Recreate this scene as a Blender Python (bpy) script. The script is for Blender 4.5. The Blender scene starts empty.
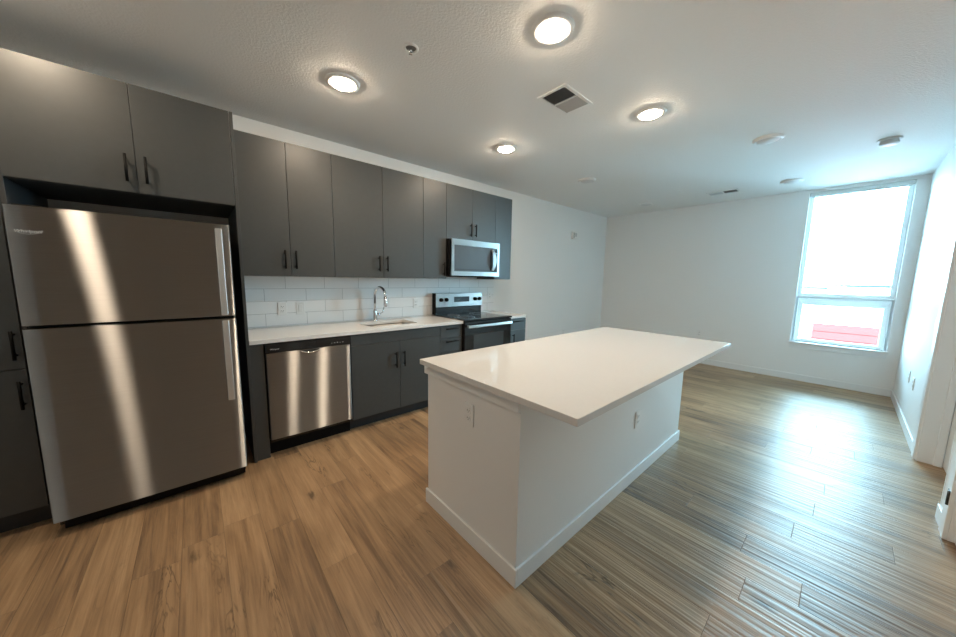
import bpy, bmesh, math, random
from mathutils import Vector, Matrix
PI = math.pi
C = bpy.context.scene.collection
SC = bpy.context.scene

# ------------------------------------------------------------------ camera, world, exposure
cam_d = bpy.data.cameras.new('camera'); cam = bpy.data.objects.new('camera', cam_d); C.objects.link(cam)
CAM = Vector((0.0993, -3.3869, 1.381)); YAW, PITCH, ROLL, FPX = -41.1895, -7.1327, 0.9608, 321.33
def cam_axes():
    y, p, r = math.radians(YAW), math.radians(PITCH), math.radians(ROLL)
    f = Vector((-math.sin(y)*math.cos(p), math.cos(y)*math.cos(p), math.sin(p)))
    rt = Vector((math.cos(y), math.sin(y), 0)); up = rt.cross(f)
    return rt*math.cos(r)+up*math.sin(r), -rt*math.sin(r)+up*math.cos(r), f
_r, _u, _f = cam_axes()
cam.matrix_world = Matrix(((_r.x, _u.x, -_f.x, CAM.x), (_r.y, _u.y, -_f.y, CAM.y), (_r.z, _u.z, -_f.z, CAM.z), (0, 0, 0, 1)))
cam_d.sensor_width = 36; cam_d.lens = 36*FPX/956; cam_d.clip_start = 0.02; cam_d.clip_end = 400
SC.camera = cam
SC.view_settings.view_transform = 'Standard'; SC.view_settings.look = 'None'
SC.view_settings.gamma = 1; SC.view_settings.use_curve_mapping = False
SC.view_settings.exposure = 0.15
SKY, SKY_COL = 43.0, (0.43, 0.79, 1.0)
LAMP, LAMP_COL = 250.0, (1.0, 0.81, 0.60)
w = bpy.data.worlds.new('overcast sky'); SC.world = w; w.use_nodes = True
bg = w.node_tree.nodes['Background']; bg.inputs[0].default_value = (*SKY_COL, 1); bg.inputs[1].default_value = SKY
pd = bpy.data.lights.new('window_portal', 'AREA'); pd.shape = 'RECTANGLE'; pd.size = 0.9; pd.size_y = 2.1
pd.cycles.is_portal = True
po = bpy.data.objects.new('window_portal', pd); C.objects.link(po); po.location = (6.72, -3.35, 1.57)
po.rotation_euler = (0, PI/2, 0); po.rotation_euler = Vector((-1, 0, 0)).to_track_quat('-Z', 'Y').to_euler()

# ------------------------------------------------------------------ materials
def nodes(name):
    m = bpy.data.materials.new(name); m.use_nodes = True
    nt = m.node_tree; return m, nt, nt.nodes['Principled BSDF']
def N(nt, t, **kw):
    n = nt.nodes.new(t)
    for k, v in kw.items(): setattr(n, k, v)
    return n
def L(nt, a, b): nt.links.new(a, b)
def math_n(nt, op, a, b=None, c=None):
    n = N(nt, 'ShaderNodeMath', operation=op)
    for i, v in enumerate((a, b, c)):
        if v is None: continue
        if hasattr(v, 'is_output'): L(nt, v, n.inputs[i])
        else: n.inputs[i].default_value = v
    return n.outputs[0]
def plain(name, col, rough=.5, metal=0., spec=.5, coat=0., bump=None, var=0.0, varscale=8):
    m, nt, b = nodes(name)
    b.inputs['Base Color'].default_value = (*col, 1); b.inputs['Roughness'].default_value = rough
    b.inputs['Metallic'].default_value = metal; b.inputs['Specular IOR Level'].default_value = spec
    b.inputs['Coat Weight'].default_value = coat; b.inputs['Coat Roughness'].default_value = .08
    tc = N(nt, 'ShaderNodeTexCoord')
    if var:
        no = N(nt, 'ShaderNodeTexNoise'); no.inputs['Scale'].default_value = varscale; no.inputs['Detail'].default_value = 6
        L(nt, tc.outputs['Object'], no.inputs['Vector'])
        mx = N(nt, 'ShaderNodeMix', data_type='RGBA'); L(nt, no.outputs['Fac'], mx.inputs[0])
        mx.inputs[6].default_value = (*[c*(1-var) for c in col], 1); mx.inputs[7].default_value = (*[min(1, c*(1+var)) for c in col], 1)
        L(nt, mx.outputs[2], b.inputs['Base Color'])
    if bump:
        no = N(nt, 'ShaderNodeTexNoise'); no.inputs['Scale'].default_value = bump[0]; no.inputs['Detail'].default_value = 3
        L(nt, tc.outputs['Object'], no.inputs['Vector'])
        bp = N(nt, 'ShaderNodeBump'); bp.inputs['Strength'].default_value = bump[1]; bp.inputs['Distance'].default_value = bump[2]
        L(nt, no.outputs['Fac'], bp.inputs['Height']); L(nt, bp.outputs[0], b.inputs['Normal'])
    return m
def steel(name, col, rough, aniso):
    """brushed metal: hairlines run level, so highlights draw out into vertical streaks"""
    m, nt, b = nodes(name); out = nt.nodes['Material Output']; nt.nodes.remove(b)
    g = N(nt, 'ShaderNodeBsdfAnisotropic', distribution='BECKMANN'); g.inputs['Roughness'].default_value = rough; g.inputs['Anisotropy'].default_value = aniso
    tg = N(nt, 'ShaderNodeCombineXYZ'); tg.inputs[0].default_value = 1; L(nt, tg.outputs[0], g.inputs['Tangent'])
    tc = N(nt, 'ShaderNodeTexCoord'); mp = N(nt, 'ShaderNodeMapping'); mp.inputs['Scale'].default_value = (2, 2, 500); L(nt, tc.outputs['Object'], mp.inputs['Vector'])
    ns = N(nt, 'ShaderNodeTexNoise'); ns.inputs['Scale'].default_value = 1; L(nt, mp.outputs[0], ns.inputs['Vector'])
    mx = N(nt, 'ShaderNodeMix', data_type='RGBA'); L(nt, ns.outputs['Fac'], mx.inputs[0])
    mx.inputs[6].default_value = (*[c*.9 for c in col], 1); mx.inputs[7].default_value = (*[c*1.1 for c in col], 1); L(nt, mx.outputs[2], g.inputs['Color'])
    L(nt, g.outputs[0], out.inputs['Surface'])
    return m
def emis(name, col, s):
    m, nt, b = nodes(name); b.inputs['Base Color'].default_value = (.9, .9, .88, 1)
    b.inputs['Emission Color'].default_value = (*col, 1); b.inputs['Emission Strength'].default_value = s
    return m
def glass_mat(name, tint=(.97, .99, .99)):
    m, nt, b = nodes(name); out = nt.nodes['Material Output']; nt.nodes.remove(b)
    tr = N(nt, 'ShaderNodeBsdfTransparent'); tr.inputs[0].default_value = (*tint, 1)
    gl = N(nt, 'ShaderNodeBsdfGlossy'); gl.inputs['Roughness'].default_value = .01
    fr = N(nt, 'ShaderNodeFresnel'); fr.inputs[0].default_value = 1.45
    mx = N(nt, 'ShaderNodeMixShader'); L(nt, fr.outputs[0], mx.inputs[0]); L(nt, tr.outputs[0], mx.inputs[1]); L(nt, gl.outputs[0], mx.inputs[2])
    L(nt, mx.outputs[0], out.inputs['Surface']); return m
def vinyl_mat():
    m, nt, b = nodes('white vinyl frame'); out = nt.nodes['Material Output']
    b.inputs['Base Color'].default_value = (.88, .89, .89, 1); b.inputs['Roughness'].default_value = .35
    t = N(nt, 'ShaderNodeBsdfTranslucent'); t.inputs[0].default_value = (.85, .86, .86, 1)
    mx = N(nt, 'ShaderNodeMixShader'); mx.inputs[0].default_value = .14
    L(nt, b.outputs[0], mx.inputs[1]); L(nt, t.outputs[0], mx.inputs[2]); L(nt, mx.outputs[0], out.inputs['Surface'])
    return m
def floor_mat():
    m, nt, b = nodes('oak vinyl planks')
    W, LEN = .167, 1.22
    tc = N(nt, 'ShaderNodeTexCoord'); sp = N(nt, 'ShaderNodeSeparateXYZ'); L(nt, tc.outputs['Object'], sp.inputs[0])
    X, Y = sp.outputs[0], sp.outputs[1]
    xr = math_n(nt, 'DIVIDE', math_n(nt, 'ADD', X, 0.047), W); row = math_n(nt, 'FLOOR', xr); fx = math_n(nt, 'FRACT', xr)
    wn = N(nt, 'ShaderNodeTexWhiteNoise', noise_dimensions='1D'); L(nt, row, wn.inputs['W'])
    yr = math_n(nt, 'ADD', math_n(nt, 'DIVIDE', Y, LEN), math_n(nt, 'MULTIPLY', wn.outputs['Value'], 7.0))
    col = math_n(nt, 'FLOOR', yr); fy = math_n(nt, 'FRACT', yr)
    cb = N(nt, 'ShaderNodeCombineXYZ'); L(nt, row, cb.inputs[0]); L(nt, col, cb.inputs[1])
    idn = N(nt, 'ShaderNodeTexWhiteNoise', noise_dimensions='2D'); L(nt, cb.outputs[0], idn.inputs['Vector'])
    pid = idn.outputs['Value']
    # plank-local grain coordinates
    gv = N(nt, 'ShaderNodeCombineXYZ')
    L(nt, X, gv.inputs[0]); L(nt, Y, gv.inputs[1]); L(nt, math_n(nt, 'MULTIPLY', pid, 37.0), gv.inputs[2])
    def noise(sx, sy, detail, dist=0., rough=.55):
        mp = N(nt, 'ShaderNodeMapping'); mp.inputs['Scale'].default_value = (sx, sy, 1); L(nt, gv.outputs[0], mp.inputs['Vector'])
        no = N(nt, 'ShaderNodeTexNoise'); no.inputs['Scale'].default_value = 1; no.inputs['Detail'].default_value = detail
        no.inputs['Distortion'].default_value = dist; no.inputs['Roughness'].default_value = rough
        L(nt, mp.outputs[0], no.inputs['Vector']); return no.outputs['Fac']
    broad = noise(9, 1.1, 4, 1.2); fine = noise(120, 4, 4, .3, .65); streak = noise(38, 1.6, 5, .8)
    rp = N(nt, 'ShaderNodeValToRGB'); e = rp.color_ramp.elements
    e[0].position = .30; e[0].color = (.105, .066, .042, 1); e[1].position = .72; e[1].color = (.53, .355, .205, 1)
    k = rp.color_ramp.elements.new(.5); k.color = (.33, .209, .114, 1)
    mixv = math_n(nt, 'ADD', math_n(nt, 'MULTIPLY', broad, .42), math_n(nt, 'ADD', math_n(nt, 'MULTIPLY', streak, .36), math_n(nt, 'MULTIPLY', fine, .22)))
    mixv = math_n(nt, 'ADD', mixv, math_n(nt, 'MULTIPLY', math_n(nt, 'SUBTRACT', pid, .5), .16))
    L(nt, mixv, rp.inputs[0])
    # knots: small dark eyes with the grain running round them, and dark mineral streaks
    mpk = N(nt, 'ShaderNodeMapping'); mpk.inputs['Scale'].default_value = (3.1, 1.3, 1); L(nt, gv.outputs[0], mpk.inputs['Vector'])
    vo = N(nt, 'ShaderNodeTexVoronoi', voronoi_dimensions='3D'); vo.inputs['Scale'].default_value = 1; L(nt, mpk.outputs[0], vo.inputs['Vector'])
    kn = N(nt, 'ShaderNodeMapRange'); kn.inputs[1].default_value = .015; kn.inputs[2].default_value = .085; kn.inputs[3].default_value = .3; kn.inputs[4].default_value = 1
    dd = math_n(nt, 'ADD', vo.outputs['Distance'], math_n(nt, 'MULTIPLY', math_n(nt, 'SUBTRACT', noise(70, 18, 3), .5), .13)); L(nt, dd, kn.inputs[0])
    rg = math_n(nt, 'ABSOLUTE', math_n(nt, 'SUBTRACT', noise(11, 1.5, 3, 2.2), .5))
    gate = N(nt, 'ShaderNodeMapRange'); gate.inputs[1].default_value = .56; gate.inputs[2].default_value = .68; L(nt, noise(5, 1.3, 2), gate.inputs[0])
    cr = N(nt, 'ShaderNodeMapRange'); cr.inputs[1].default_value = .0; cr.inputs[2].default_value = .035; cr.inputs[3].default_value = 1.0; cr.inputs[4].default_value = 0.0; L(nt, rg, cr.inputs[0])
    crk = math_n(nt, 'SUBTRACT', 1.0, math_n(nt, 'MULTIPLY', math_n(nt, 'MULTIPLY', cr.outputs[0], gate.outputs[0]), .62))
    dark = math_n(nt, 'MULTIPLY', kn.outputs[0], crk)
    # seams
    ex = math_n(nt, 'MULTIPLY', math_n(nt, 'MINIMUM', fx, math_n(nt, 'SUBTRACT', 1.0, fx)), W)
    ey = math_n(nt, 'MULTIPLY', math_n(nt, 'MINIMUM', fy, math_n(nt, 'SUBTRACT', 1.0, fy)), LEN)
    ed = math_n(nt, 'MINIMUM', ex, ey)
    sm = N(nt, 'ShaderNodeMapRange'); sm.inputs[1].default_value = .0004; sm.inputs[2].default_value = .0016; L(nt, ed, sm.inputs[0])
    smc = math_n(nt, 'MULTIPLY_ADD', sm.outputs[0], .4, .6)
    f = math_n(nt, 'MULTIPLY', smc, dark)
    mx = N(nt, 'ShaderNodeMix', data_type='RGBA', blend_type='MULTIPLY'); mx.inputs[0].default_value = 1
    L(nt, rp.outputs[0], mx.inputs[6]); cg = N(nt, 'ShaderNodeCombineColor')
    for i in range(3): L(nt, f, cg.inputs[i])
    L(nt, cg.outputs[0], mx.inputs[7]); L(nt, mx.outputs[2], b.inputs['Base Color'])
    ro = N(nt, 'ShaderNodeMapRange'); ro.inputs[3].default_value = .36; ro.inputs[4].default_value = .48; L(nt, streak, ro.inputs[0]); L(nt, ro.outputs[0], b.inputs['Roughness'])
    h = math_n(nt, 'ADD', math_n(nt, 'MULTIPLY', sm.outputs[0], .9), math_n(nt, 'ADD', math_n(nt, 'MULTIPLY', fine, .35), math_n(nt, 'MULTIPLY', noise(40, .6, 2), 5.5)))
    bp = N(nt, 'ShaderNodeBump'); bp.inputs['Strength'].default_value = .55; bp.inputs['Distance'].default_value = .0022
    L(nt, h, bp.inputs['Height']); L(nt, bp.outputs[0], b.inputs['Normal'])
    b.inputs['Anisotropic'].default_value = .5; b.inputs['Specular IOR Level'].default_value = .7
    tx = N(nt, 'ShaderNodeCombineXYZ'); tx.inputs[0].default_value = 1; L(nt, tx.outputs[0], b.inputs['Tangent'])
    return m
def tile_mat():
    m, nt, b = nodes('glazed white tile')
    tc = N(nt, 'ShaderNodeTexCoord'); sp = N(nt, 'ShaderNodeSeparateXYZ'); L(nt, tc.outputs['Object'], sp.inputs[0])
    cb = N(nt, 'ShaderNodeCombineXYZ'); L(nt, math_n(nt, 'ADD', sp.outputs[0], TILE_X), cb.inputs[0]); L(nt, math_n(nt, 'ADD', sp.outputs[2], TILE_Z), cb.inputs[1])
    br = N(nt, 'ShaderNodeTexBrick'); br.offset = .5; br.squash = 1
    br.inputs['Scale'].default_value = 1; br.inputs['Brick Width'].default_value = .335; br.inputs['Row Height'].default_value = .1115
    br.inputs['Mortar Size'].default_value = .0017; br.inputs['Mortar Smooth'].default_value = .2
    br.inputs['Color1'].default_value = (.88, .885, .885, 1); br.inputs['Color2'].default_value = (.90, .905, .905, 1); br.inputs['Mortar'].default_value = (.42, .43, .43, 1)
    L(nt, cb.outputs[0], br.inputs['Vector']); L(nt, br.outputs['Color'], b.inputs['Base Color'])
    rr = N(nt, 'ShaderNodeMapRange'); rr.inputs[3].default_value = .12; rr.inputs[4].default_value = .7; L(nt, br.outputs['Fac'], rr.inputs[0]); L(nt, rr.outputs[0], b.inputs['Roughness'])
    bp = N(nt, 'ShaderNodeBump', invert=True); bp.inputs['Strength'].default_value = .6; bp.inputs['Distance'].default_value = .002
    L(nt, br.outputs['Fac'], bp.inputs['Height']); L(nt, bp.outputs[0], b.inputs['Normal'])
    return m
TILE_X, TILE_Z = -.711 + .335*4, -1.257 + .1115*21
M = dict(
    wall=plain('wall paint', (.86, .86, .85), .6, bump=(130, .25, .004)),
    ceil=plain('ceiling paint', (.86, .86, .85), .7, bump=(75, .45, .006)),
    trim=plain('white trim paint', (.82, .83, .83), .35),
    island=plain('island wall paint', (.84, .84, .83), .5, bump=(140, .2, .003)),
    floor=floor_mat(), tile=tile_mat(),
    cab=plain('charcoal laminate', (.051, .0545, .0545), .42, var=.08, varscale=30, bump=(260, .06, .001)),
    cabin=plain('charcoal cabinet box', (.05, .051, .053), .5, var=.05),
    kick=plain('dark toe kick', (.02, .02, .021), .5, var=.1),
    black=plain('matt black metal', (.005, .005, .005), .5, spec=.12, var=.1),
    gloss=plain('black enamel', (.012, .012, .013), .12, var=.05),
    cook=plain('black ceramic glass', (.010, .010, .011), .06, var=.05),
    ovenglass=plain('smoked oven glass', (.045, .05, .055), .08, var=.05),
    mwglass=plain('smoked microwave glass', (.07, .085, .10), .1, var=.05),
    quartz=plain('white quartz', (.75, .74, .725), .09, var=.03, varscale=60),
    steel=steel('brushed stainless', (.35, .345, .338), .40, .88),
    steel2=steel('bright stainless', (.62, .62, .62), .38, .6),
    handle=plain('satin handle steel', (.74, .74, .73), .42, metal=1, var=.02),
    sink=plain('sink steel', (.42, .42, .41), .32, metal=1, var=.05), midgrey=plain('recess shade grey', (.2, .2, .2), .5, var=.1),
    chrome=plain('polished chrome', (.82, .82, .83), .06, metal=1, var=.02),
    plast=plain('white plastic', (.84, .84, .83), .35, var=.02),
    plastg=plain('grey white plastic', (.60, .61, .62), .4, var=.03),
    dark=plain('flat dark', (.03, .03, .03), .8, var=.1),
    vinyl=vinyl_mat(),
    shade=plain('blind fabric', (.66, .67, .66), .8, var=.04, varscale=200),
    lens=emis('lit lamp lens', LAMP_COL, LAMP), lensoff=plain('unlit lamp lens', (.72, .73, .73), .4, var=.02),
    screen=plain('black display', (.015, .017, .02), .1, var=.05),
    ink=plain('pale print', (.62, .62, .62), .4, var=.05),
    glass=glass_mat('window glass'),
    red=plain('red cladding', (.55, .027, .024), .9, spec=0, var=.1), white=plain('pale render', (.74, .76, .78), .9, spec=0, var=.06, varscale=2),
    grey=plain('grey render', (.032, .034, .034), .9, spec=0, var=.1, varscale=1), asphalt=plain('asphalt', (.45, .45, .45), .9, var=.2, varscale=.6),
    bronze=plain('dark hinge metal', (.05, .045, .04), .35, metal=.8, var=.1),
)

# ------------------------------------------------------------------ helpers
def BM(): return bmesh.new()
def box(bm, x0, x1, y0, y1, z0, z1, bev=0.0, seg=2):
    x0, x1 = sorted((x0, x1)); y0, y1 = sorted((y0, y1)); z0, z1 = sorted((z0, z1))
    t = bmesh.new()
    vs = [t.verts.new((x, y, z)) for x in (x0, x1) for y in (y0, y1) for z in (z0, z1)]
    for q in ((0, 1, 3, 2), (4, 6, 7, 5), (0, 4, 5, 1), (2, 3, 7, 6), (0, 2, 6, 4), (1, 5, 7, 3)): t.faces.new([vs[i] for i in q])
    if bev: bmesh.ops.bevel(t, geom=list(t.edges), offset=bev, segments=seg, affect='EDGES', profile=.5)
    merge(bm, t); return bm
def merge(bm, t, mat=None):
    if mat is not None: t.transform(mat)
    mp = {v: bm.verts.new(v.co) for v in t.verts}
    for f in t.faces:
        nf = bm.faces.new([mp[v] for v in f.verts]); nf.smooth = f.smooth
    t.free()
def tube(bm, pts, r, n=14, cap=True):
    pts = [Vector(p) for p in pts]; rs = r if isinstance(r, (list, tuple)) else [r]*len(pts)
    rings = []; ref = None
    for i, p in enumerate(pts):
        d = (pts[min(i+1, len(pts)-1)]-pts[max(i-1, 0)]).normalized()
        if ref is None: ref = Vector((0, 0, 1)) if abs(d.z) < .9 else Vector((1, 0, 0))
        a = d.cross(ref).normalized(); b = a.cross(d).normalized(); ref = b
        rings.append([bm.verts.new(p+(a*math.cos(2*PI*k/n)+b*math.sin(2*PI*k/n))*rs[i]) for k in range(n)])
    for a, b in zip(rings, rings[1:]):
        for k in range(n):
            f = bm.faces.new((a[k], a[(k+1) % n], b[(k+1) % n], b[k])); f.smooth = True
    if cap: bm.faces.new(rings[0][::-1]); bm.faces.new(rings[-1])
    return bm
def lathe(bm, prof, cx, cy, n=40, close_end=True):
    rings = [[bm.verts.new((cx+r*math.cos(2*PI*k/n), cy+r*math.sin(2*PI*k/n), z)) for k in range(n)] for r, z in prof]
    for a, b in zip(rings, rings[1:]):
        for k in range(n):
            f = bm.faces.new((a[k], a[(k+1) % n], b[(k+1) % n], b[k])); f.smooth = True
    if close_end: bm.faces.new(rings[-1])
    return bm
def worigin(o):
    v = Vector((0, 0, 0))
    while o: v += o.location; o = o.parent
    return v
def obj(name, bm, mat, parent=None, loc=None, label=None):
    """links the bmesh (given in world coordinates) as one mesh object"""
    bmesh.ops.recalc_face_normals(bm, faces=list(bm.faces))
    base = worigin(parent) if parent else Vector((0, 0, 0))
    if loc is None:
        co = [v.co for v in bm.verts]
        mn = Vector([min(c[i] for c in co) for i in range(3)]); mx_ = Vector([max(c[i] for c in co) for i in range(3)])
        loc = (mn+mx_)/2
        if parent is None: loc.z = mn.z
    loc = Vector(loc); bm.transform(Matrix.Translation(-loc))
    me = bpy.data.meshes.new(name); bm.to_mesh(me); bm.free(); me.materials.append(M[mat] if isinstance(mat, str) else mat)
    o = bpy.data.objects.new(name, me); C.objects.link(o)
    if parent: o.parent = parent
    o.location = loc-base
    if label: o['label'] = label
    return o
def tag(o, label, cat, group=None):
    o['label'] = label; o['category'] = cat
    if group: o['group'] = group
    return o
def thing(name, loc, label, cat, group=None):
    o = bpy.data.objects.new(name, None); C.objects.link(o); o.location = loc; o.empty_display_size = .1
    return tag(o, label, cat, group)
def struct(name, bm, mat, parent=None):
    o = obj(name, bm, mat, parent, loc=(0, 0, 0) if parent is None else None)
    if parent is None: o['kind'] = 'structure'
    return o
def bx(*a, **k): return box(BM(), *a, **k)
def text(name, body, size, mat, parent, M4, depth=.0006, shear=0):
    cu = bpy.data.curves.new(name, 'FONT'); cu.body = body; cu.size = size; cu.extrude = depth; cu.shear = shear
    cu.align_x = 'CENTER'; cu.align_y = 'CENTER'
    tmp = bpy.data.objects.new(name, cu); C.objects.link(tmp)
    bpy.context.view_layer.update()
    dg = bpy.context.evaluated_depsgraph_get(); me = bpy.data.meshes.new_from_object(tmp.evaluated_get(dg))
    bpy.data.objects.remove(tmp); t = bmesh.new(); t.from_mesh(me); t.transform(M4); bpy.data.meshes.remove(me)
    return obj(name, t, mat, parent)
def front(x, y, z):   # text frame on a face that looks to -y
    return Matrix.Translation((x, y, z)) @ Matrix.Rotation(PI/2, 4, 'X')
def bar_handle(parent, x, y, z, ln, vertical=True, standoff=.032, r=.0066):
    """bar pull; (x,z) is its centre, y the face it is screwed to (faces -y)"""
    b = BM(); h = ln/2
    def P(s, d): return (x, y-d, z+s) if vertical else (x+s, y-d, z)
    tube(b, [P(-h, standoff), P(h, standoff)], r, 12)
    for s in (-h*.72, h*.72): tube(b, [P(s, -.0005), P(s, standoff)], r*.85, 10)
    return obj('handle', b, 'black', parent)
G = .0016  # half gap between fronts
def cab_front(parent, name, x0, x1, yf, z0, z1, th=.019):
    return obj(name, bx(x0+G, x1-G, yf, yf+th-.001, z0+G, z1-G, bev=.0012), 'cab', parent)

# ------------------------------------------------------------------ room shell
FX, RY, H = 6.5252, -3.8866, 2.6534
LX = -1.62
HX, HY = 1.15, -5.7      # added unseen hall behind the camera, for bounce light and dim reflections
struct('floor', bx(LX-.1, FX+.2, HY-.1, .15, -.1, 0), 'floor')
bpy.data.objects['floor'].data.materials[0] = M['floor']
struct('ceiling', bx(LX-.1, FX+.2, HY-.1, .15, H, H+.1), 'ceil')
struct('wall_kitchen', bx(LX-.1, FX+.2, 0, .15, 0, H), 'wall')
struct('wall_left', bx(LX-.1, LX, HY-.1, 0, 0, H), 'wall')
struct('wall_back', bx(LX, HX+.12, HY-.1, HY, 0, H), 'wall')
struct('wall_added_hall', bx(HX, HX+.12, HY, RY-.12, 0, H), 'wall')
WY0, WY1, WZ0, WZ1 = -3.785, -2.912, .535, 2.618      # window opening
b = BM()
for a in ((RY-.1, WY0, 0, H), (WY1, 0, 0, H), (WY0, WY1, 0, WZ0), (WY0, WY1, WZ1, H)): box(b, FX, FX+.2, *a)
struct('wall_far', b, 'wall')
# right wall: far piece, door opening 3.357-4.33, short pier, door, long wall behind the camera
b = BM(); TH = .12
box(b, 4.335, FX, RY-TH, RY, 0, H); box(b, 3.357, 4.335, RY-TH, RY, 2.06, H); box(b, 3.10, 3.357, RY-TH, RY, 0, H)
box(b, 2.26, 3.10, RY-TH, RY, 2.06, H); box(b, HX, 2.26, RY-TH, RY, 0, H)
struct('wall_right', b, 'wall')
struct('wall_leak_block', bx(2.0, 4.6, RY-.32, RY-.22, 0, H), 'wall')  # added unseen slab, stops sky light leaking in under the doors
def baseboard(name, x0, x1, y0, y1):
    b = BM(); box(b, x0, x1, y0, y1, 0, .09, bev=.003); return struct(name, b, 'trim')
baseboard('baseboard_far', FX-.013, FX, RY, 0)
baseboard('baseboard_kitchen', 3.36, FX-.013, -.013, 0)
baseboard('baseboard_right', 4.44, FX-.013, RY, RY+.013)
baseboard('baseboard_pier', 3.205, 3.357, RY, RY+.013)
baseboard('baseboard_back', HX, 2.17, RY, RY+.013)
# door casings
b = BM(); box(b, 4.335, 4.437, RY, RY+.018, 0, 2.15, bev=.003); box(b, 3.357, 4.335, RY, RY+.018, 2.06, 2.15, bev=.003)
struct('trim_1', b, 'trim')
b = BM(); box(b, 4.317, 4.335, RY-.16, RY+.004, 0, 2.06, bev=.002); box(b, 3.357, 3.375, RY-.16, RY+.002, 0, 2.06, bev=.002)
box(b, 3.375, 4.317, RY-.16, RY+.004, 2.042, 2.06, bev=.002)
box(b, 4.302, 4.317, RY-.115, RY-.075, 0, 2.042, bev=.002)
struct('trim_2', b, 'trim')
d1 = struct('door_1', bx(3.38, 4.31, RY-.16, RY-.118, .01, 2.04, bev=.002), 'trim')
b = BM(); tube(b, [(3.46, RY-.119, .95), (3.46, RY-.07, .95)], .012, 12); tube(b, [(3.46, RY-.07, .95), (3.56, RY-.07, .95)], .009, 12)
obj('door_handle', b, 'bronze', d1)
b = BM(); box(b, 3.10, 3.203, RY, RY+.018, 0, 2.15, bev=.003); box(b, 2.17, 2.26, RY, RY+.018, 0, 2.15, bev=.003); box(b, 2.26, 3.10, RY, RY+.018, 2.06, 2.15, bev=.003)
struct('trim_3', b, 'trim')
d2 = struct('door_2', bx(2.263, 3.097, RY-.06, RY-.02, .01, 2.057, bev=.002), 'trim')
b = BM(); tube(b, [(2.33, RY-.021, .95), (2.33, RY+.03, .95)], .012, 12); tube(b, [(2.33, RY+.03, .95), (2.43, RY+.03, .95)], .009, 12)
obj('door_handle', b, 'bronze', d2)
for z in (.235, 1.05, 1.82):
    b = BM(); box(b, 3.112, 3.15, RY+.0175, RY+.021, z-.04, z+.04, bev=.0008); tube(b, [(3.112, RY+.022, z-.04), (3.112, RY+.022, z+.04)], .006, 10)
    obj('hinge', b, 'bronze', d2)

# window
def bead(b, y0, y1, z0, z1, wy0, wy1, wz0, wz1, xr, xg):
    """rectangular frame whose inner faces slope back to the glass: outer y0..y1, z0..z1; w = member widths at the glass; room-side face at xr, glass at xg"""
    n = .22
    def loop(x, k): return [b.verts.new(p) for p in ((x, y0+wy0*k, z0+wz0*k), (x, y1-wy1*k, z0+wz0*k), (x, y1-wy1*k, z1-wz1*k), (x, y0+wy0*k, z1-wz1*k))]
    ls = [loop(xg+.02, 0), loop(xr, 0), loop(xr, n), loop(xg-.004, 1), loop(xg+.02, 1)]
    for p, q in zip(ls, ls[1:]+ls[:1]):
        for k in range(4): b.faces.new((p[k], p[(k+1) % 4], q[(k+1) % 4], q[k]))
    return b
XG = FX+.125
b = bead(BM(), WY0, WY1, 1.20, WZ1, .045, .045, .05, .04, FX+.075, XG)
bead(b, WY0, WY1, WZ0, 1.20, .02, .02, .02, .02, FX+.075, XG)
win = struct('window_1', b, 'vinyl')
obj('upper_pane', bx(XG, XG+.004, WY0+.04, WY1-.04, 1.245, WZ1-.035), 'glass', win)
b = bead(BM(), WY0+.0205, WY1-.0205, WZ0+.0205, 1.1795, .052, .052, .045, .085, FX+.082, XG-.004)
sash = obj('lower_sash', b, 'vinyl', win)
obj('sash_pane', bx(XG-.002, XG+.002, WY0+.068, WY1-.068, .595, 1.10), 'glass', sash)
b = BM(); box(b, FX+.0805, FX+.0815, WY0+.03, WY1-.03, WZ0+.022, WZ0+.028)
obj('dark_strip', b, 'dark', sash)  # thin dark line along the foot of the lower sash
b = BM(); box(b, FX-.034, FX+.074, WY0-.014, WY1+.014, WZ0-.001, WZ0+.022, bev=.004); box(b, FX-.018, FX, WY0-.004, WY1+.004, WZ0-.064, WZ0-.002, bev=.003)
obj('window_sill', b, 'trim', win)
bl = thing('roller_blind', (FX+.05, (WY0+WY1)/2, WZ1-.055), 'rolled up pale roller blind at the top of the window', 'blind')
obj('cassette', bx(FX+.006, FX+.068, WY0+.004, WY1-.004, WZ1-.052, WZ1-.002, bev=.006), 'shade', bl)
b = BM(); tube(b, [(FX+.045, WY0+.01, WZ1-.058), (FX+.045, WY1-.01, WZ1-.058)], .008, 12); obj('hem_bar', b, 'shade', bl)

# ------------------------------------------------------------------ outside
struct('ground', bx(FX+1, 240, -120, 120, -8.4, -8), 'asphalt')
t = thing('red_building', (30, -3.4, -8), 'white building with red cladding seen low through the window', 'building')
obj('upper_storey', bx(28, 36, -5.2, -1.75, -.95, .12), 'white', t)
b = BM(); box(b, 28.05, 36, -4.98, -2.2, -8, -.95)
for k in range(16): box(b, 28.0, 28.05, -4.98, -2.2, -8+.44*k, -8+.44*k+.40)
obj('red_cladding', b, 'red', t)
obj('roof_cap', bx(27.9, 36.1, -5.3, -1.65, .12, .2), 'grey', t)
random.seed(4)
for k, (x, y, wd, top) in enumerate(((70, -8, 9, 1.0), (74, 3, 8, .6), (82, -18, 10, 1.25), (90, -4, 12, 1.1))):
    t = thing('distant_building', (x, y, -8), ['pale low building beyond the red one, right of centre in the window', 'pale low building at the left edge of the window view',
              'pale block at the right edge of the window view', 'farthest pale building on the skyline in the window'][k], 'building', 'buildings on the skyline')
    obj('wall', bx(x, x+10, y-wd/2, y+wd/2, -8, top), 'white', t); obj('roof', bx(x-.3, x+10.3, y-wd/2-.3, y+wd/2+.3, top, top+.25), 'grey', t)

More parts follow.
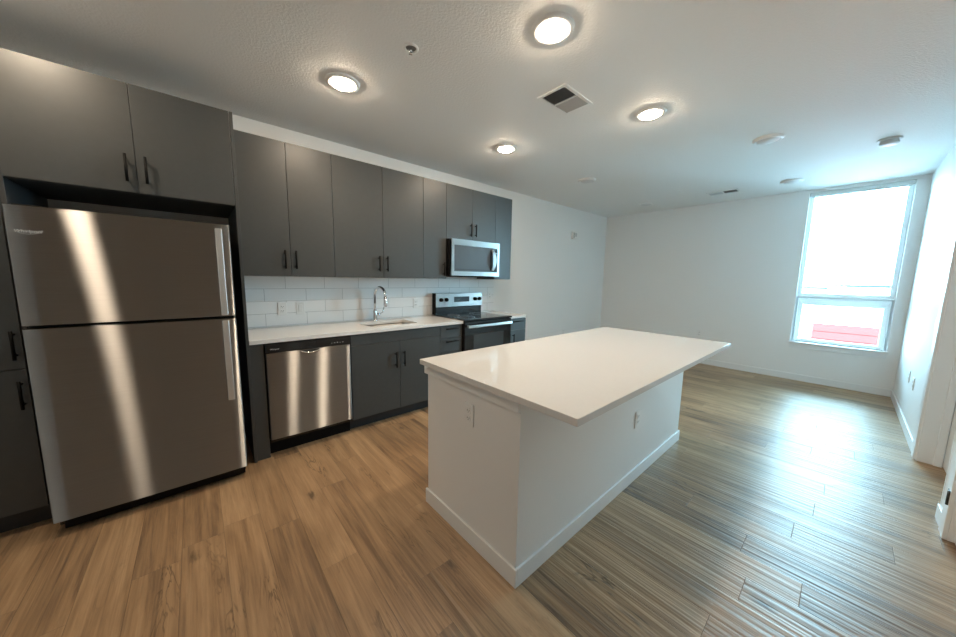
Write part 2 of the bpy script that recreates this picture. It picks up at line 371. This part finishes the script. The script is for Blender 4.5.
# ------------------------------------------------------------------ wall cabinets
UT, UB, UD = 2.422, 1.372, -.35
def wall_cab(x0, x1, z0, z1, doors, label, depth=UD, group='charcoal wall cabinets', hz=None, bodyx=None):
    t = thing('wall_cabinet', ((x0+x1)/2, depth/2, z0), label, 'cabinet', group)
    obj('body', bx(x0+.0006, x1-.0006, depth+.0195, -.001, z0, z1, bev=.0006, seg=1), 'cabin', t)
    for a, b_, hx in doors:
        d = cab_front(t, 'door', a, b_, depth, z0, z1)
        if hx is not None: bar_handle(d, hx, depth, (z0+.134) if hz is None else hz, .148)
    return t
wall_cab(.3555, 1.0453, UB, UT, ((.3555, .7005, .657), (.7005, 1.0453, .735)), 'two-door charcoal wall cabinet beside the tall refrigerator panel')
wall_cab(1.0453, 1.9624, UB, UT, ((1.0453, 1.5074, 1.456), (1.5074, 1.9624, 1.539)), 'wide two-door charcoal wall cabinet above the sink faucet')
wall_cab(1.9624, 2.2625, UB, UT, ((1.9624, 2.2625, 2.218),), 'narrow single-door charcoal wall cabinet just left of the microwave', hz=1.478)
wall_cab(2.2625, 3.0265, 1.822, UT, ((2.2625, 2.6445, 2.608), (2.6445, 3.0265, 2.684)), 'short two-door charcoal wall cabinet directly above the microwave', hz=1.945)
wall_cab(3.0265, 3.3265, UB, UT, ((3.0265, 3.3265, None),), 'narrow charcoal wall cabinet at the far end, right of the microwave')
# over-fridge cabinet, side panel, pantry
OY = -.65
t = thing('wall_cabinet', (-.12, OY/2, 1.833), 'deep two-door charcoal cabinet above the refrigerator', 'cabinet', 'charcoal wall cabinets')
obj('body', bx(-.572, .332, OY+.0195, -.001, 1.833, UT, bev=.0006, seg=1), 'cabin', t)
for a, b_, hx in ((-.572, -.113, -.151), (-.113, .332, -.072)):
    d = cab_front(t, 'door', a, b_, OY, 1.833, UT); bar_handle(d, hx, OY, 1.96, .148)
tag(obj('end_panel', bx(.333, .351, OY+.001, -.001, 0, UT, bev=.001), 'cab'), 'tall thin charcoal panel at the right side of the refrigerator', 'panel')
PX0, PX1 = -1.045, -.589
t = thing('pantry_cabinet', ((PX0+PX1)/2, OY/2, 0), 'tall charcoal pantry cabinet at the left of the refrigerator', 'cabinet')
obj('body', bx(PX0, PX1+.0155, OY+.0195, -.001, .115, UT, bev=.0006, seg=1), 'cabin', t)
obj('toe_kick', bx(PX0, PX1, OY+.075, OY+.09, 0, .115), 'kick', t)
for z0, z1, hz in ((.115, .88, .75), (.88, UT, 1.008)):
    d = cab_front(t, 'door', PX0, PX1, OY, z0, z1); bar_handle(d, -.613, OY, hz, .148)

# ------------------------------------------------------------------ base cabinets
BF, BT = -.63, .884
def base_cab(name, x0, x1, label):
    t = thing(name, ((x0+x1)/2, BF/2, 0), label, 'cabinet', 'charcoal base cabinets')
    b = BM()   # carcass with an open top
    box(b, x0, x0+.016, BF+.0195, -.001, .11, BT); box(b, x1-.016, x1, BF+.0195, -.001, .11, BT)
    box(b, x0+.016, x1-.016, BF+.0195, -.001, .11, .128); box(b, x0+.016, x1-.016, -.012, -.001, .128, BT); box(b, x0+.016, x1-.016, BF+.0195, BF+.035, .128, BT)
    obj('body', b, 'cabin', t)
    obj('toe_kick', bx(x0, x1, BF+.085, BF+.1, 0, .11), 'kick', t)
    return t
t = thing('base_filler', (.3985, BF/2, 0), 'narrow charcoal filler post between refrigerator panel and dishwasher', 'panel')
obj('face', bx(.353, .437, BF, BF+.018, 0, BT, bev=.001), 'cab', t); obj('side_panel', bx(.419, .437, BF+.018, -.001, 0, BT), 'cab', t)
t = base_cab('base_cabinet', 1.064, 1.988, 'two-door charcoal sink cabinet right of the dishwasher')
cab_front(t, 'false_front', 1.064, 1.988, BF, .779, BT-.008)
for a, b_, hx in ((1.064, 1.526, 1.478), (1.526, 1.988, 1.562)):
    d = cab_front(t, 'door', a, b_, BF, .112, .779); bar_handle(d, hx, BF, .605, .148)
t = base_cab('base_cabinet', 1.988, 2.279, 'narrow charcoal drawer cabinet between sink cabinet and range')
for z0, z1 in ((.739, BT-.008), (.59, .739), (.352, .59), (.112, .352)):
    d = cab_front(t, 'drawer', 1.988, 2.279, BF, z0, z1); bar_handle(d, 2.128, BF, (z0+z1)/2+.03 if z1-z0 > .2 else z1-.034, .16, vertical=False)
t = base_cab('base_cabinet', 3.042, 3.352, 'small charcoal base cabinet at the far right of the range')
d = cab_front(t, 'drawer', 3.042, 3.352, BF, .729, BT-.008); bar_handle(d, 3.168, BF, .842, .2, vertical=False)
d = cab_front(t, 'door', 3.042, 3.352, BF, .112, .729); bar_handle(d, 3.1, BF, .61, .148)

# countertops
T = .914
SX0, SX1, SY0, SY1 = 1.30, 1.805, -.505, -.18
def counter_with_hole(x0, x1, y0, y1, z0, z1):
    bm = BM(); xs = [x0, SX0, SX1, x1]; ys = [y0, SY0, SY1, y1]; g = {}
    for k, z in enumerate((z0, z1)):
        for i, x in enumerate(xs):
            for j, y in enumerate(ys): g[i, j, k] = bm.verts.new((x, y, z))
    for i in range(3):
        for j in range(3):
            if (i, j) == (1, 1): continue
            for k in (0, 1): bm.faces.new([g[i, j, k], g[i+1, j, k], g[i+1, j+1, k], g[i, j+1, k]])
    def wallq(a, b): bm.faces.new([g[a[0], a[1], 0], g[b[0], b[1], 0], g[b[0], b[1], 1], g[a[0], a[1], 1]])
    for i in range(3): wallq((i, 0), (i+1, 0)); wallq((i, 3), (i+1, 3)); wallq((0, i), (0, i+1)); wallq((3, i), (3, i+1))
    wallq((1, 1), (2, 1)); wallq((1, 2), (2, 2)); wallq((1, 1), (1, 2)); wallq((2, 1), (2, 2))
    bmesh.ops.recalc_face_normals(bm, faces=list(bm.faces))
    # round the sink cutout corners
    ve = [e for e in bm.edges if abs(e.verts[0].co.z-e.verts[1].co.z) > .01 and min(abs(e.verts[0].co.x-SX0), abs(e.verts[0].co.x-SX1)) < 1e-4 and min(abs(e.verts[0].co.y-SY0), abs(e.verts[0].co.y-SY1)) < 1e-4]
    bmesh.ops.bevel(bm, geom=ve, offset=.03, segments=5, affect='EDGES', profile=.5)
    fe = [e for e in bm.edges if len(e.link_faces) == 2 and all(abs(v.co.z-z1) < 1e-4 for v in e.verts) and all(abs(v.co.y-y0) < 1e-4 for v in e.verts)]
    bmesh.ops.bevel(bm, geom=fe, offset=.003, segments=2, affect='EDGES')
    return bm
tag(obj('countertop', counter_with_hole(.353, 2.282, -.648, -.001, BT, T), 'quartz'), 'long white quartz countertop with the sink, under the tiled backsplash', 'countertop')
tag(obj('countertop', bx(3.04, 3.356, -.648, -.001, BT, T, bev=.002), 'quartz'), 'short white countertop piece at the far right of the range', 'countertop')
tag(obj('backsplash', bx(.353, 3.345, -.0105, -.0005, T+.0005, UB-.0005), 'tile', loc=(0, 0, 0)), 'white glossy subway tile backsplash behind the counter and range', 'backsplash')

# sink
t = thing('kitchen_sink', ((SX0+SX1)/2, (SY0+SY1)/2, .69), 'stainless undermount sink basin set in the long counter', 'sink')
b = BM(); a0, a1, c0, c1 = SX0-.004, SX1+.004, SY0-.004, SY1+.004
zt, zb = BT-.0005, .69; wv = .0025
def rrect(x0, x1, y0, y1, z, r, n=6):
    o = []
    for cx, cy, s in ((x1-r, y1-r, 0), (x0+r, y1-r, 1), (x0+r, y0+r, 2), (x1-r, y0+r, 3)):
        for k in range(n+1):
            a = PI/2*(s+k/n); o.append((cx+r*math.cos(a), cy+r*math.sin(a), z))
    return o
loops = [rrect(a0-.012, a1+.012, c0-.012, c1+.012, zt, .045), rrect(a0, a1, c0, c1, zt, .033), rrect(a0+.004, a1-.004, c0+.004, c1-.004, zb+.03, .035), rrect(a0+.022, a1-.022, c0+.022, c1-.022, zb+.004, .03)]
rings = [[b.verts.new(p) for p in lp] for lp in loops]
for p, q in zip(rings, rings[1:]):
    for k in range(len(p)): f = b.faces.new((p[k], p[(k+1) % len(p)], q[(k+1) % len(p)], q[k])); f.smooth = True
b.faces.new(rings[-1])
obj('basin', b, 'sink', t)
b = BM(); lathe(b, ((.045, zb+.0045), (.044, zb+.007), (.032, zb+.0065), (.028, zb+.005)), (SX0+SX1)/2, -.3); obj('drain', b, 'chrome', t)
# faucet
FXc, FYc = 1.517, -.095
t = thing('kitchen_faucet', (FXc, FYc, T), 'chrome high-arc pull-down faucet behind the sink', 'faucet')
b = BM(); lathe(b, ((.028, T), (.028, T+.006), (.022, T+.012), (.021, T+.10), (.017, T+.115), (.014, T+.12)), FXc, FYc, 24); obj('base', b, 'chrome', t)
b = BM(); R_ = .085; dx, dy = .25, -.968
pts = [(FXc, FYc, T+.1), (FXc, FYc, T+.27)]
for k in range(0, 13):
    a = PI*k/12*1.04; s = R_*(1-math.cos(a)); pts.append((FXc+dx*s, FYc+dy*s, T+.27+R_*math.sin(a)))
tube(b, pts, .0145, 16); obj('spout', b, 'chrome', t)
e = Vector(pts[-1]); dn = (Vector(pts[-1])-Vector(pts[-2])).normalized()
b = BM(); tube(b, [e, e+dn*.03, e+dn*.085, e+dn*.1], [.0155, .019, .021, .018], 16); obj('spray_head', b, 'chrome', t)
b = BM(); tube(b, [(FXc+.015, FYc, T+.065), (FXc+.05, FYc, T+.067)], [.016, .015], 14); tube(b, [(FXc+.045, FYc, T+.067), (FXc+.085, FYc-.004, T+.085), (FXc+.10, FYc-.006, T+.14)], [.007, .006, .0055], 10); obj('lever_handle', b, 'chrome', t)

# ------------------------------------------------------------------ refrigerator
RX0, RX1, RF, RT = -.5452, .2785, -.8258, 1.6822
t = thing('refrigerator', ((RX0+RX1)/2, -.4, 0), 'large stainless top-freezer refrigerator in the charcoal surround', 'refrigerator')
obj('case', bx(RX0+.006, RX1-.006, RF+.075, -.05, .03, RT-.012, bev=.004), 'gloss', t)
def bowed(x0, x1, yf, z0, z1, th, bow=.006, n=14):
    """steel front, faintly bowed, edges rolled back"""
    bm = BM(); prof = []
    xc, hw = (x0+x1)/2, (x1-x0)/2
    for k in range(n+1):
        u = -1+2*k/n; prof.append((xc+u*(hw-.008), yf+bow*u*u))
    y_e = yf+bow
    left = [(x0, y_e+.010), (x0+.002, y_e+.0035)]; right = [(x1-.002, y_e+.0035), (x1, y_e+.010)]
    prof = left+prof+right
    back = [(x1, yf+th), (x0, yf+th)]
    lo = [bm.verts.new((x, y, z0)) for x, y in prof]; hi = [bm.verts.new((x, y, z1)) for x, y in prof]
    for k in range(len(lo)-1): bm.faces.new((lo[k], lo[k+1], hi[k+1], hi[k])).smooth = True
    loop = prof+back; m = len(loop); e0 = len(prof)-1
    for k in range(e0, m):     # sides and back with corners of their own, so the front keeps level normals
        q = [loop[k], loop[(k+1) % m]]
        bm.faces.new([bm.verts.new((q[0][0], q[0][1], z0)), bm.verts.new((q[1][0], q[1][1], z0)), bm.verts.new((q[1][0], q[1][1], z1)), bm.verts.new((q[0][0], q[0][1], z1))])
    bm.faces.new([bm.verts.new((x, y, z0)) for x, y in loop][::-1]); bm.faces.new([bm.verts.new((x, y, z1)) for x, y in loop])
    return bm
fd = obj('freezer_door', bowed(RX0, RX1, RF, 1.118, RT, .07), 'steel', t)
rd = obj('refrigerator_door', bowed(RX0, RX1, RF, .085, 1.1, .07), 'steel', t)
for d, z0, z1 in ((fd, 1.126, 1.652), (rd, .58, 1.094)):
    b = BM(); box(b, .204, .238, RF-.038, RF-.026, z0, z1, bev=.004)
    for z in (z0+.03, z1-.03): box(b, .21, .232, RF-.027, RF+.006, z-.02, z+.02, bev=.003)
    obj('handle', b, 'handle', d)
text('emblem', 'Whirlpool', .0195, 'ink', fd, front(-.481, RF+.0022, 1.565), shear=.2)
b = BM()
pts = [(-.481+.03*math.cos(a), RF+.002, 1.563+.011*math.sin(a)) for a in [PI*.95+PI*1.15*k/16 for k in range(17)]]
tube(b, pts, .0007, 6); obj('emblem_swoosh', b, 'ink', fd)
obj('base_grille', bx(RX0+.025, RX1-.01, RF+.06, RF+.075, .012, .08, bev=.003), 'black', t)
for x in (RX0+.06, RX1-.06):
    b = BM(); tube(b, [(x, RF+.12, 0), (x, RF+.12, .032)], .018, 12); obj('foot', b, 'black', t)
obj('hinge_cover', bx(RX0+.02, RX0+.11, RF+.03, RF+.13, RT-.012, RT+.008, bev=.004), 'black', t)

# ------------------------------------------------------------------ dishwasher
DX0, DX1, DF = .4445, 1.0555, -.655
t = thing('dishwasher', ((DX0+DX1)/2, -.33, 0), 'stainless front dishwasher under the left end of the counter', 'dishwasher')
obj('tub', bx(DX0+.004, DX1-.004, DF+.055, -.03, .1, .868), 'gloss', t)
dd = obj('door', bowed(DX0, DX1, DF, .14, .806, .05, bow=.009), 'steel', t)
cp = obj('control_panel', bx(DX0, DX1, DF+.004, DF+.054, .8085, .874, bev=.004), 'gloss', t)
text('brand_lettering', 'Whirlpool', .014, 'ink', cp, front(.502, DF+.0035, .836))
b = BM()
for k in range(5): box(b, .90+.022*k, .908+.022*k, DF+.0032, DF+.0042, .832, .834+.002*(k % 3))
obj('control_marks', b, 'ink', cp)
b = BM()   # pocket pull: a curved lip
pts = [(.672+.14*k/16, DF-.004, .803-.022*math.sin(PI*k/16)**.6) for k in range(17)]
tube(b, pts, .0055, 8); obj('handle_lip', b, 'chrome', dd)
b = BM(); vs = [b.verts.new((x, DF-.0005, z)) for x, y, z in pts]; vs2 = [b.verts.new((x, DF+.006, z)) for x, y, z in pts]
b.faces.new(vs); b.faces.new(vs2[::-1])
for k in range(len(vs)): b.faces.new((vs[k], vs[(k+1) % len(vs)], vs2[(k+1) % len(vs)], vs2[k]))
obj('handle_pocket', b, 'dark', dd)
obj('toe_panel', bx(DX0, DX1, DF+.085, DF+.1, 0, .125), 'black', t)

# ------------------------------------------------------------------ range
GX0, GX1 = 2.287, 3.037
t = thing('electric_range', ((GX0+GX1)/2, -.35, 0), 'black and stainless freestanding electric range between the base cabinets', 'range')
obj('body', bx(GX0, GX1, -.62, -.04, .02, .905, bev=.003), 'gloss', t)
obj('cooktop', bx(GX0-.002, GX1+.002, -.675, -.045, .906, .925, bev=.005), 'cook', t)
b = BM()
for x, y, r in ((2.47, -.47, .105), (2.85, -.47, .085), (2.47, -.22, .075), (2.85, -.22, .1)):
    b = BM(); lathe(b, ((r, .9252), (r, .9256), (r-.004, .9256), (r-.004, .9252), (r, .9252)), x, y, 40, False); obj('burner_ring', b, 'plastg', t)

bg_ = obj('backguard', bx(GX0, GX1+.003, -.1, -.025, 1.016, 1.188, bev=.004), 'steel2', t)
obj('backguard_base', bx(GX0+.004, GX1, -.092, -.025, .925, 1.016, bev=.002), 'gloss', t)
obj('backguard_side', bx(GX0-.002, GX0+.0, -.102, -.025, .925, 1.19), 'black', t)
obj('display', bx(2.565, 2.815, -.1025, -.0995, 1.075, 1.142, bev=.001), 'screen', bg_)
for x in (2.362, 2.442, 2.912, 2.988):
    b = BM(); tm = bmesh.new(); lathe(tm, ((.024, 0), (.024, .012), (.019, .03), (.0, .031)), 0, 0, 20, False)
    merge(b, tm, Matrix.Translation((x, -.0995, 1.108)) @ Matrix.Rotation(PI/2, 4, 'X')); box(b, x-.005, x+.005, -.134, -.125, 1.088, 1.128, bev=.002)
    obj('knob', b, 'black', bg_)
od = obj('oven_door', bx(GX0+.004, GX1-.004, -.664, -.622, .285, .9, bev=.005), 'gloss', t)
obj('oven_window', bx(2.42, 2.90, -.6655, -.663, .40, .748, bev=.001), 'ovenglass', od)
b = BM(); box(b, GX0+.022, GX1-.028, -.715, -.695, .832, .866, bev=.008)
for x in (GX0+.05, GX1-.055): box(b, x-.015, x+.015, -.702, -.66, .836, .862, bev=.003)
obj('handle', b, 'steel2', od)
obj('storage_drawer', bx(GX0+.004, GX1-.004, -.66, -.622, .06, .278, bev=.005), 'gloss', t)

# ------------------------------------------------------------------ microwave
MX0, MX1, MF, MB, MT = 2.274, 3.0265, -.435, 1.403, 1.8195
t = thing('microwave_oven', ((MX0+MX1)/2, -.2, MB), 'stainless over-the-range microwave under the short wall cabinet', 'microwave')
obj('case', bx(MX0+.001, MX1-.001, MF+.035, -.012, MB, MT, bev=.002), 'gloss', t)
b = BM()
for a in ((MX0, MX1, 1.752, MT), (MX0, MX1, MB+.004, 1.458), (MX0, 2.314, 1.458, 1.752), (2.992, MX1, 1.458, 1.752)): box(b, a[0], a[1], MF, MF+.034, a[2], a[3], bev=.0015)
fr = obj('front_frame', b, 'steel2', t)
obj('door_glass', bx(2.314, 2.915, MF+.004, MF+.03, 1.458, 1.752, bev=.001), 'mwglass', t)
cp = obj('control_panel', bx(2.917, 2.992, MF+.003, MF+.03, 1.458, 1.752, bev=.001), 'gloss', t)
obj('clock_display', bx(2.945, 2.985, MF+.0022, MF+.0032, 1.685, 1.70), 'ink', cp)
b = BM(); box(b, 2.335, 2.89, MF+.0036, MF+.0042, 1.478, 1.483); obj('glass_trim', b, 'screen', t)
obj('handle_recess', bx(2.868, 2.913, MF+.0028, MF+.0045, 1.48, 1.73), 'screen', t)
b = BM(); n = 18
for k in range(n):
    u0, u1 = -1+2*k/n, -1+2*(k+1)/n
    def sec(u):
        y = MF-.012-.036*(1-u*u); z = 1.606+u*.128; hw = .014+.014*(1-u*u); return y, z, hw
    ya, za, ha = sec(u0); yb, zb2, hb = sec(u1); xc = 2.905
    vs = [b.verts.new(p) for p in ((xc-ha, ya, za), (xc+ha, ya, za), (xc+hb, yb, zb2), (xc-hb, yb, zb2), (xc-ha, ya+.012, za), (xc+ha, ya+.012, za), (xc+hb, yb+.012, zb2), (xc-hb, yb+.012, zb2))]
    for q in ((0, 1, 2, 3), (7, 6, 5, 4), (0, 4, 5, 1), (3, 2, 6, 7), (0, 3, 7, 4), (1, 5, 6, 2)): b.faces.new([vs[i] for i in q])
bmesh.ops.remove_doubles(b, verts=list(b.verts), dist=1e-5)
for z in (1.49, 1.722): box(b, 2.896, 2.914, MF-.012, MF+.004, z-.012, z+.012)
obj('handle', b, 'steel2', t)
obj('vent_grille', bx(MX0+.04, MX1-.04, MF+.05, -.06, MB-.010, MB-.0005, bev=.002), 'black', t)

# ------------------------------------------------------------------ island
IX0, IX1, IY1, IY0 = 1.0406, 3.2, -1.805, -2.833
BX0, BX1, BY1, BY0 = 1.0935, 3.195, -1.811, -2.536
t = thing('kitchen_island', ((BX0+BX1)/2, (BY0+BY1)/2, 0), 'white painted kitchen island base standing on the plank floor', 'island')
obj('body', bx(BX0, BX1, BY0, BY1, 0, .8835, bev=.0015), 'island', t)
b = BM(); s = .012
box(b, BX0-s, BX0, BY0-s, BY1+s, 0, .09, bev=.003); box(b, BX0, BX1+s, BY0-s, BY0, 0, .09, bev=.003)
box(b, BX1, BX1+s, BY0, BY1+s, 0, .09, bev=.003)
obj('baseboard', b, 'trim', t)
obj('apron_board', bx(BX0-.018, BX0, BY0-.001, BY1+.012, .823, .8835, bev=.002), 'trim', t)
tag(obj('island_countertop', bx(IX0, IX1, IY0, IY1, .884, T, bev=.0025), 'quartz'), 'large white quartz slab on the island, overhanging on one side', 'countertop')

# ------------------------------------------------------------------ wall plates
def frame_at(p, n):
    n = Vector(n); up = Vector((0, 0, 1)); r = up.cross(n)
    return Matrix(((r.x, up.x, n.x, p[0]), (r.y, up.y, n.y, p[1]), (r.z, up.z, n.z, p[2]), (0, 0, 0, 1)))
def lb(M4, *a, **k):
    t_ = box(BM(), *a, **k); t_.transform(M4); return t_
def plate(p, n, kind, label, cat, group):
    t = thing(kind, p, label, cat, group); F = frame_at(p, n)
    obj('cover_plate', lb(F, -.036, .036, -.058, .058, .0002, .006, bev=.002), 'plast', t)
    if kind == 'wall_outlet':
        for z in (-.02, .02):
            r = obj('receptacle', lb(F, -.017, .017, z-.014, z+.014, .0055, .008, bev=.002), 'plast', t)
            b = BM()
            for x in (-.007, .007): box(b, x-.0013, x+.0013, z-.002, z+.007, .0078, .0084)
            box(b, -.002, .002, z-.009, z-.005, .0078, .0084); b.transform(F); obj('slots', b, 'dark', r)
    else:
        obj('rocker', lb(F, -.016, .016, -.033, .033, .0055, .0095, bev=.002), 'plast', t)
    return t
GO = 'white wall outlets'; GS = 'white wall switches'
plate((.676, -.0105, 1.074), (0, -1, 0), 'wall_outlet', 'white outlet on the backsplash tile nearest the refrigerator', 'outlet', GO)
plate((.824, -.0105, 1.074), (0, -1, 0), 'wall_switch', 'white switch plate on the tile, right beside the first outlet', 'switch', GS)
plate((2.06, -.0105, 1.075), (0, -1, 0), 'wall_outlet', 'white outlet on the tile between the faucet and the range', 'outlet', GO)
plate((3.265, -.0105, 1.14), (0, -1, 0), 'wall_outlet', 'white outlet on the tile end just right of the range backguard', 'outlet', GO)
plate((5.17, 0, .42), (0, -1, 0), 'wall_outlet', 'white outlet low on the kitchen wall past the cabinets', 'outlet', GO)
plate((FX, -1.795, .51), (-1, 0, 0), 'wall_outlet', 'white outlet low on the far wall left of the window', 'outlet', GO)
plate((5.44, RY, .475), (0, 1, 0), 'wall_outlet', 'white outlet low on the right wall, the one nearer the window', 'outlet', GO)
plate((5.12, RY, .465), (0, 1, 0), 'wall_outlet', 'white outlet low on the right wall, the one nearer the door casing', 'outlet', GO)
plate((4.555, RY, 1.075), (0, 1, 0), 'wall_switch', 'white switch on the right wall beside the door casing', 'switch', GS)
plate((BX0, -2.197, .70), (-1, 0, 0), 'wall_outlet', 'white outlet on the near end of the island under the apron board', 'outlet', GO)
plate((2.30, BY0, .45), (0, -1, 0), 'wall_outlet', 'white outlet on the long side of the island under the overhang', 'outlet', GO)
t = thing('alarm_horn', (5.335, 0, 2.18), 'small white wall alarm horn high on the kitchen wall near the corner', 'alarm')
F = frame_at((5.335, 0, 2.18), (0, -1, 0))
obj('housing', lb(F, -.06, .06, -.065, .065, .0003, .035, bev=.006), 'plast', t)
obj('strobe_lens', lb(F, .0, .045, -.02, .045, .0345, .05, bev=.006), 'plastg', t)
b = BM()
for k in range(5): box(b, -.045, -.012, -.045+k*.02, -.035+k*.02, .0345, .0355)
b.transform(F); obj('sound_slots', b, 'dark', t)

# ------------------------------------------------------------------ ceiling fixtures
def downlight(x, y, lit, label):
    t = thing('recessed_light', (x, y, H), label, 'ceiling light', 'lit recessed ceiling lights' if lit else 'unlit recessed ceiling lights')
    if lit:
        b = BM(); lathe(b, ((.108, H-.0004), (.107, H-.006), (.100, H-.0115), (.088, H-.0135), (.072, H-.0135), (.0685, H-.011), (.0685, H-.0004)), x, y, 48, False); obj('trim_ring', b, 'plast', t)
        b = BM(); lathe(b, ((.068, H-.0095), (.065, H-.017), (.056, H-.0235), (.041, H-.028), (.022, H-.0305), (.002, H-.0315)), x, y, 32); obj('lens', b, 'lens', t)
    else:
        b = BM(); lathe(b, ((.108, H-.0004), (.107, H-.010), (.100, H-.018), (.090, H-.021), (.082, H-.020), (.081, H-.0004)), x, y, 48, False); obj('trim_ring', b, 'plast', t)
        b = BM(); lathe(b, ((.0805, H-.018), (.07, H-.025), (.05, H-.030), (.02, H-.033), (.002, H-.0335)), x, y, 32); obj('lens', b, 'lensoff', t)
downlight(1.563, -2.256, True, 'lit recessed light above the near part of the island')
downlight(2.801, -2.257, True, 'lit recessed light above the far end of the island')
downlight(.923, -1.047, True, 'lit recessed light above the aisle in front of the dishwasher')
downlight(2.482, -1.039, True, 'lit recessed light above the aisle in front of the range')
downlight(-.51, -1.05, True, 'lit recessed light beyond the left edge of the picture in front of the refrigerator cabinet')
downlight(4.012, -2.784, False, 'unlit round ceiling light in the living area nearest the smoke alarm')
downlight(5.788, -2.787, False, 'unlit round ceiling light closest to the window')
downlight(3.961, -1.047, False, 'unlit round ceiling light past the range, in line with the kitchen lights')
downlight(5.796, -1.049, False, 'unlit round ceiling light near the corner of kitchen wall and far wall')
def register(cx, cy, ln, wd, along_x, label):
    t = thing('ceiling_vent', (cx, cy, H), label, 'vent', 'ceiling air vents')
    def put(b):   # local: long axis = x; first half is the negative x half
        R_ = Matrix.Identity(4) if along_x else Matrix.Rotation(PI/2, 4, 'Z')
        b.transform(Matrix.Translation((cx, cy, H)) @ R_); return b
    hl, hw, fr = ln/2, wd/2, .024
    b = BM()
    for a in ((-hl, hl, -hw, -hw+fr), (-hl, hl, hw-fr, hw), (-hl, -hl+fr, -hw+fr, hw-fr), (hl-fr, hl, -hw+fr, hw-fr), (-.005, .005, -hw+fr, hw-fr)): box(b, *a, -.009, -.0003, bev=.002)
    obj('frame', put(b), 'plast', t)
    obj('duct_shade_sheet', put(bx(-hl+fr*.9, hl-fr*.9, -hw+fr*.9, hw-fr*.9, -.0012, -.0003)), 'dark', t)  # flat dark sheet on the ceiling, stands for the shade inside the duct
    for sgn in (-1, 1):
        b = BM(); n = 9; span = hl-fr-.006
        for k in range(n):
            xx = sgn*(.008+span*(k+.5)/n); dxx = sgn*.0055
            vs = [b.verts.new(p) for p in ((xx-dxx*.6, -hw+fr, -.0014), (xx-dxx*.6, hw-fr, -.0014), (xx+dxx, hw-fr, -.0085), (xx+dxx, -hw+fr, -.0085),
                  (xx-dxx*.6+.0012, -hw+fr, -.0014), (xx-dxx*.6+.0012, hw-fr, -.0014), (xx+dxx+.0012, hw-fr, -.0085), (xx+dxx+.0012, -hw+fr, -.0085))]
            for q in ((0, 1, 2, 3), (7, 6, 5, 4), (0, 4, 5, 1), (3, 2, 6, 7), (0, 3, 7, 4), (1, 5, 6, 2)): b.faces.new([vs[i] for i in q])
        obj('louvers', put(b), 'plastg', t)
register(2.173, -1.923, .345, .232, True, 'square white ceiling vent with two louver banks above the island')
register(5.83, -2.08, .37, .2, False, 'white ceiling vent near the far wall in the living area')
def sprinkler(x, y, open_, label):
    t = thing('fire_sprinkler', (x, y, H), label, 'sprinkler', 'ceiling sprinklers')
    if open_:
        b = BM(); lathe(b, ((.043, H-.0004), (.042, H-.005), (.032, H-.008), (.029, H-.004), (.028, H-.0006)), x, y, 32, False); obj('escutcheon', b, 'plast', t)
        b = BM(); lathe(b, ((.0285, H-.0008), (.001, H-.0008)), x, y, 24); obj('recess_shade', b, 'midgrey', t)  # flat grey disc, its colour stands for the shade in the recess
        b = BM(); tube(b, [(x, y, H-.001), (x, y, H-.022)], .006, 10)
        for s_ in (-1, 1): tube(b, [(x+s_*.014, y, H-.001), (x+s_*.013, y, H-.02), (x, y, H-.034)], .0028, 8)
        obj('frame', b, 'chrome', t)
        b = BM(); lathe(b, ((.001, H-.034), (.013, H-.034), (.013, H-.0355), (.001, H-.0355)), x, y, 20); obj('deflector', b, 'chrome', t)
    else:
        b = BM(); lathe(b, ((.04, H-.0004), (.04, H-.004), (.036, H-.006), (.002, H-.0065)), x, y, 32); obj('cover_plate', b, 'plast', t)
sprinkler(1.096, -1.64, True, 'fire sprinkler in the ceiling between the two nearest lit lights')
sprinkler(5.405, -1.664, False, 'round sprinkler cover on the ceiling near the far vent')
t = thing('smoke_alarm', (4.775, -3.492, H), 'round smoke alarm on the ceiling close to the right wall', 'smoke alarm')
b = BM(); lathe(b, ((.072, H-.0004), (.073, H-.008), (.068, H-.012), (.06, H-.013)), 4.775, -3.492, 40); obj('base_plate', b, 'plastg', t)
b = BM(); lathe(b, ((.056, H-.012), (.056, H-.02), (.05, H-.021), (.05, H-.027), (.058, H-.028), (.058, H-.040), (.05, H-.048), (.03, H-.051), (.003, H-.0515)), 4.775, -3.492, 40); obj('sensor_body', b, 'plastg', t)
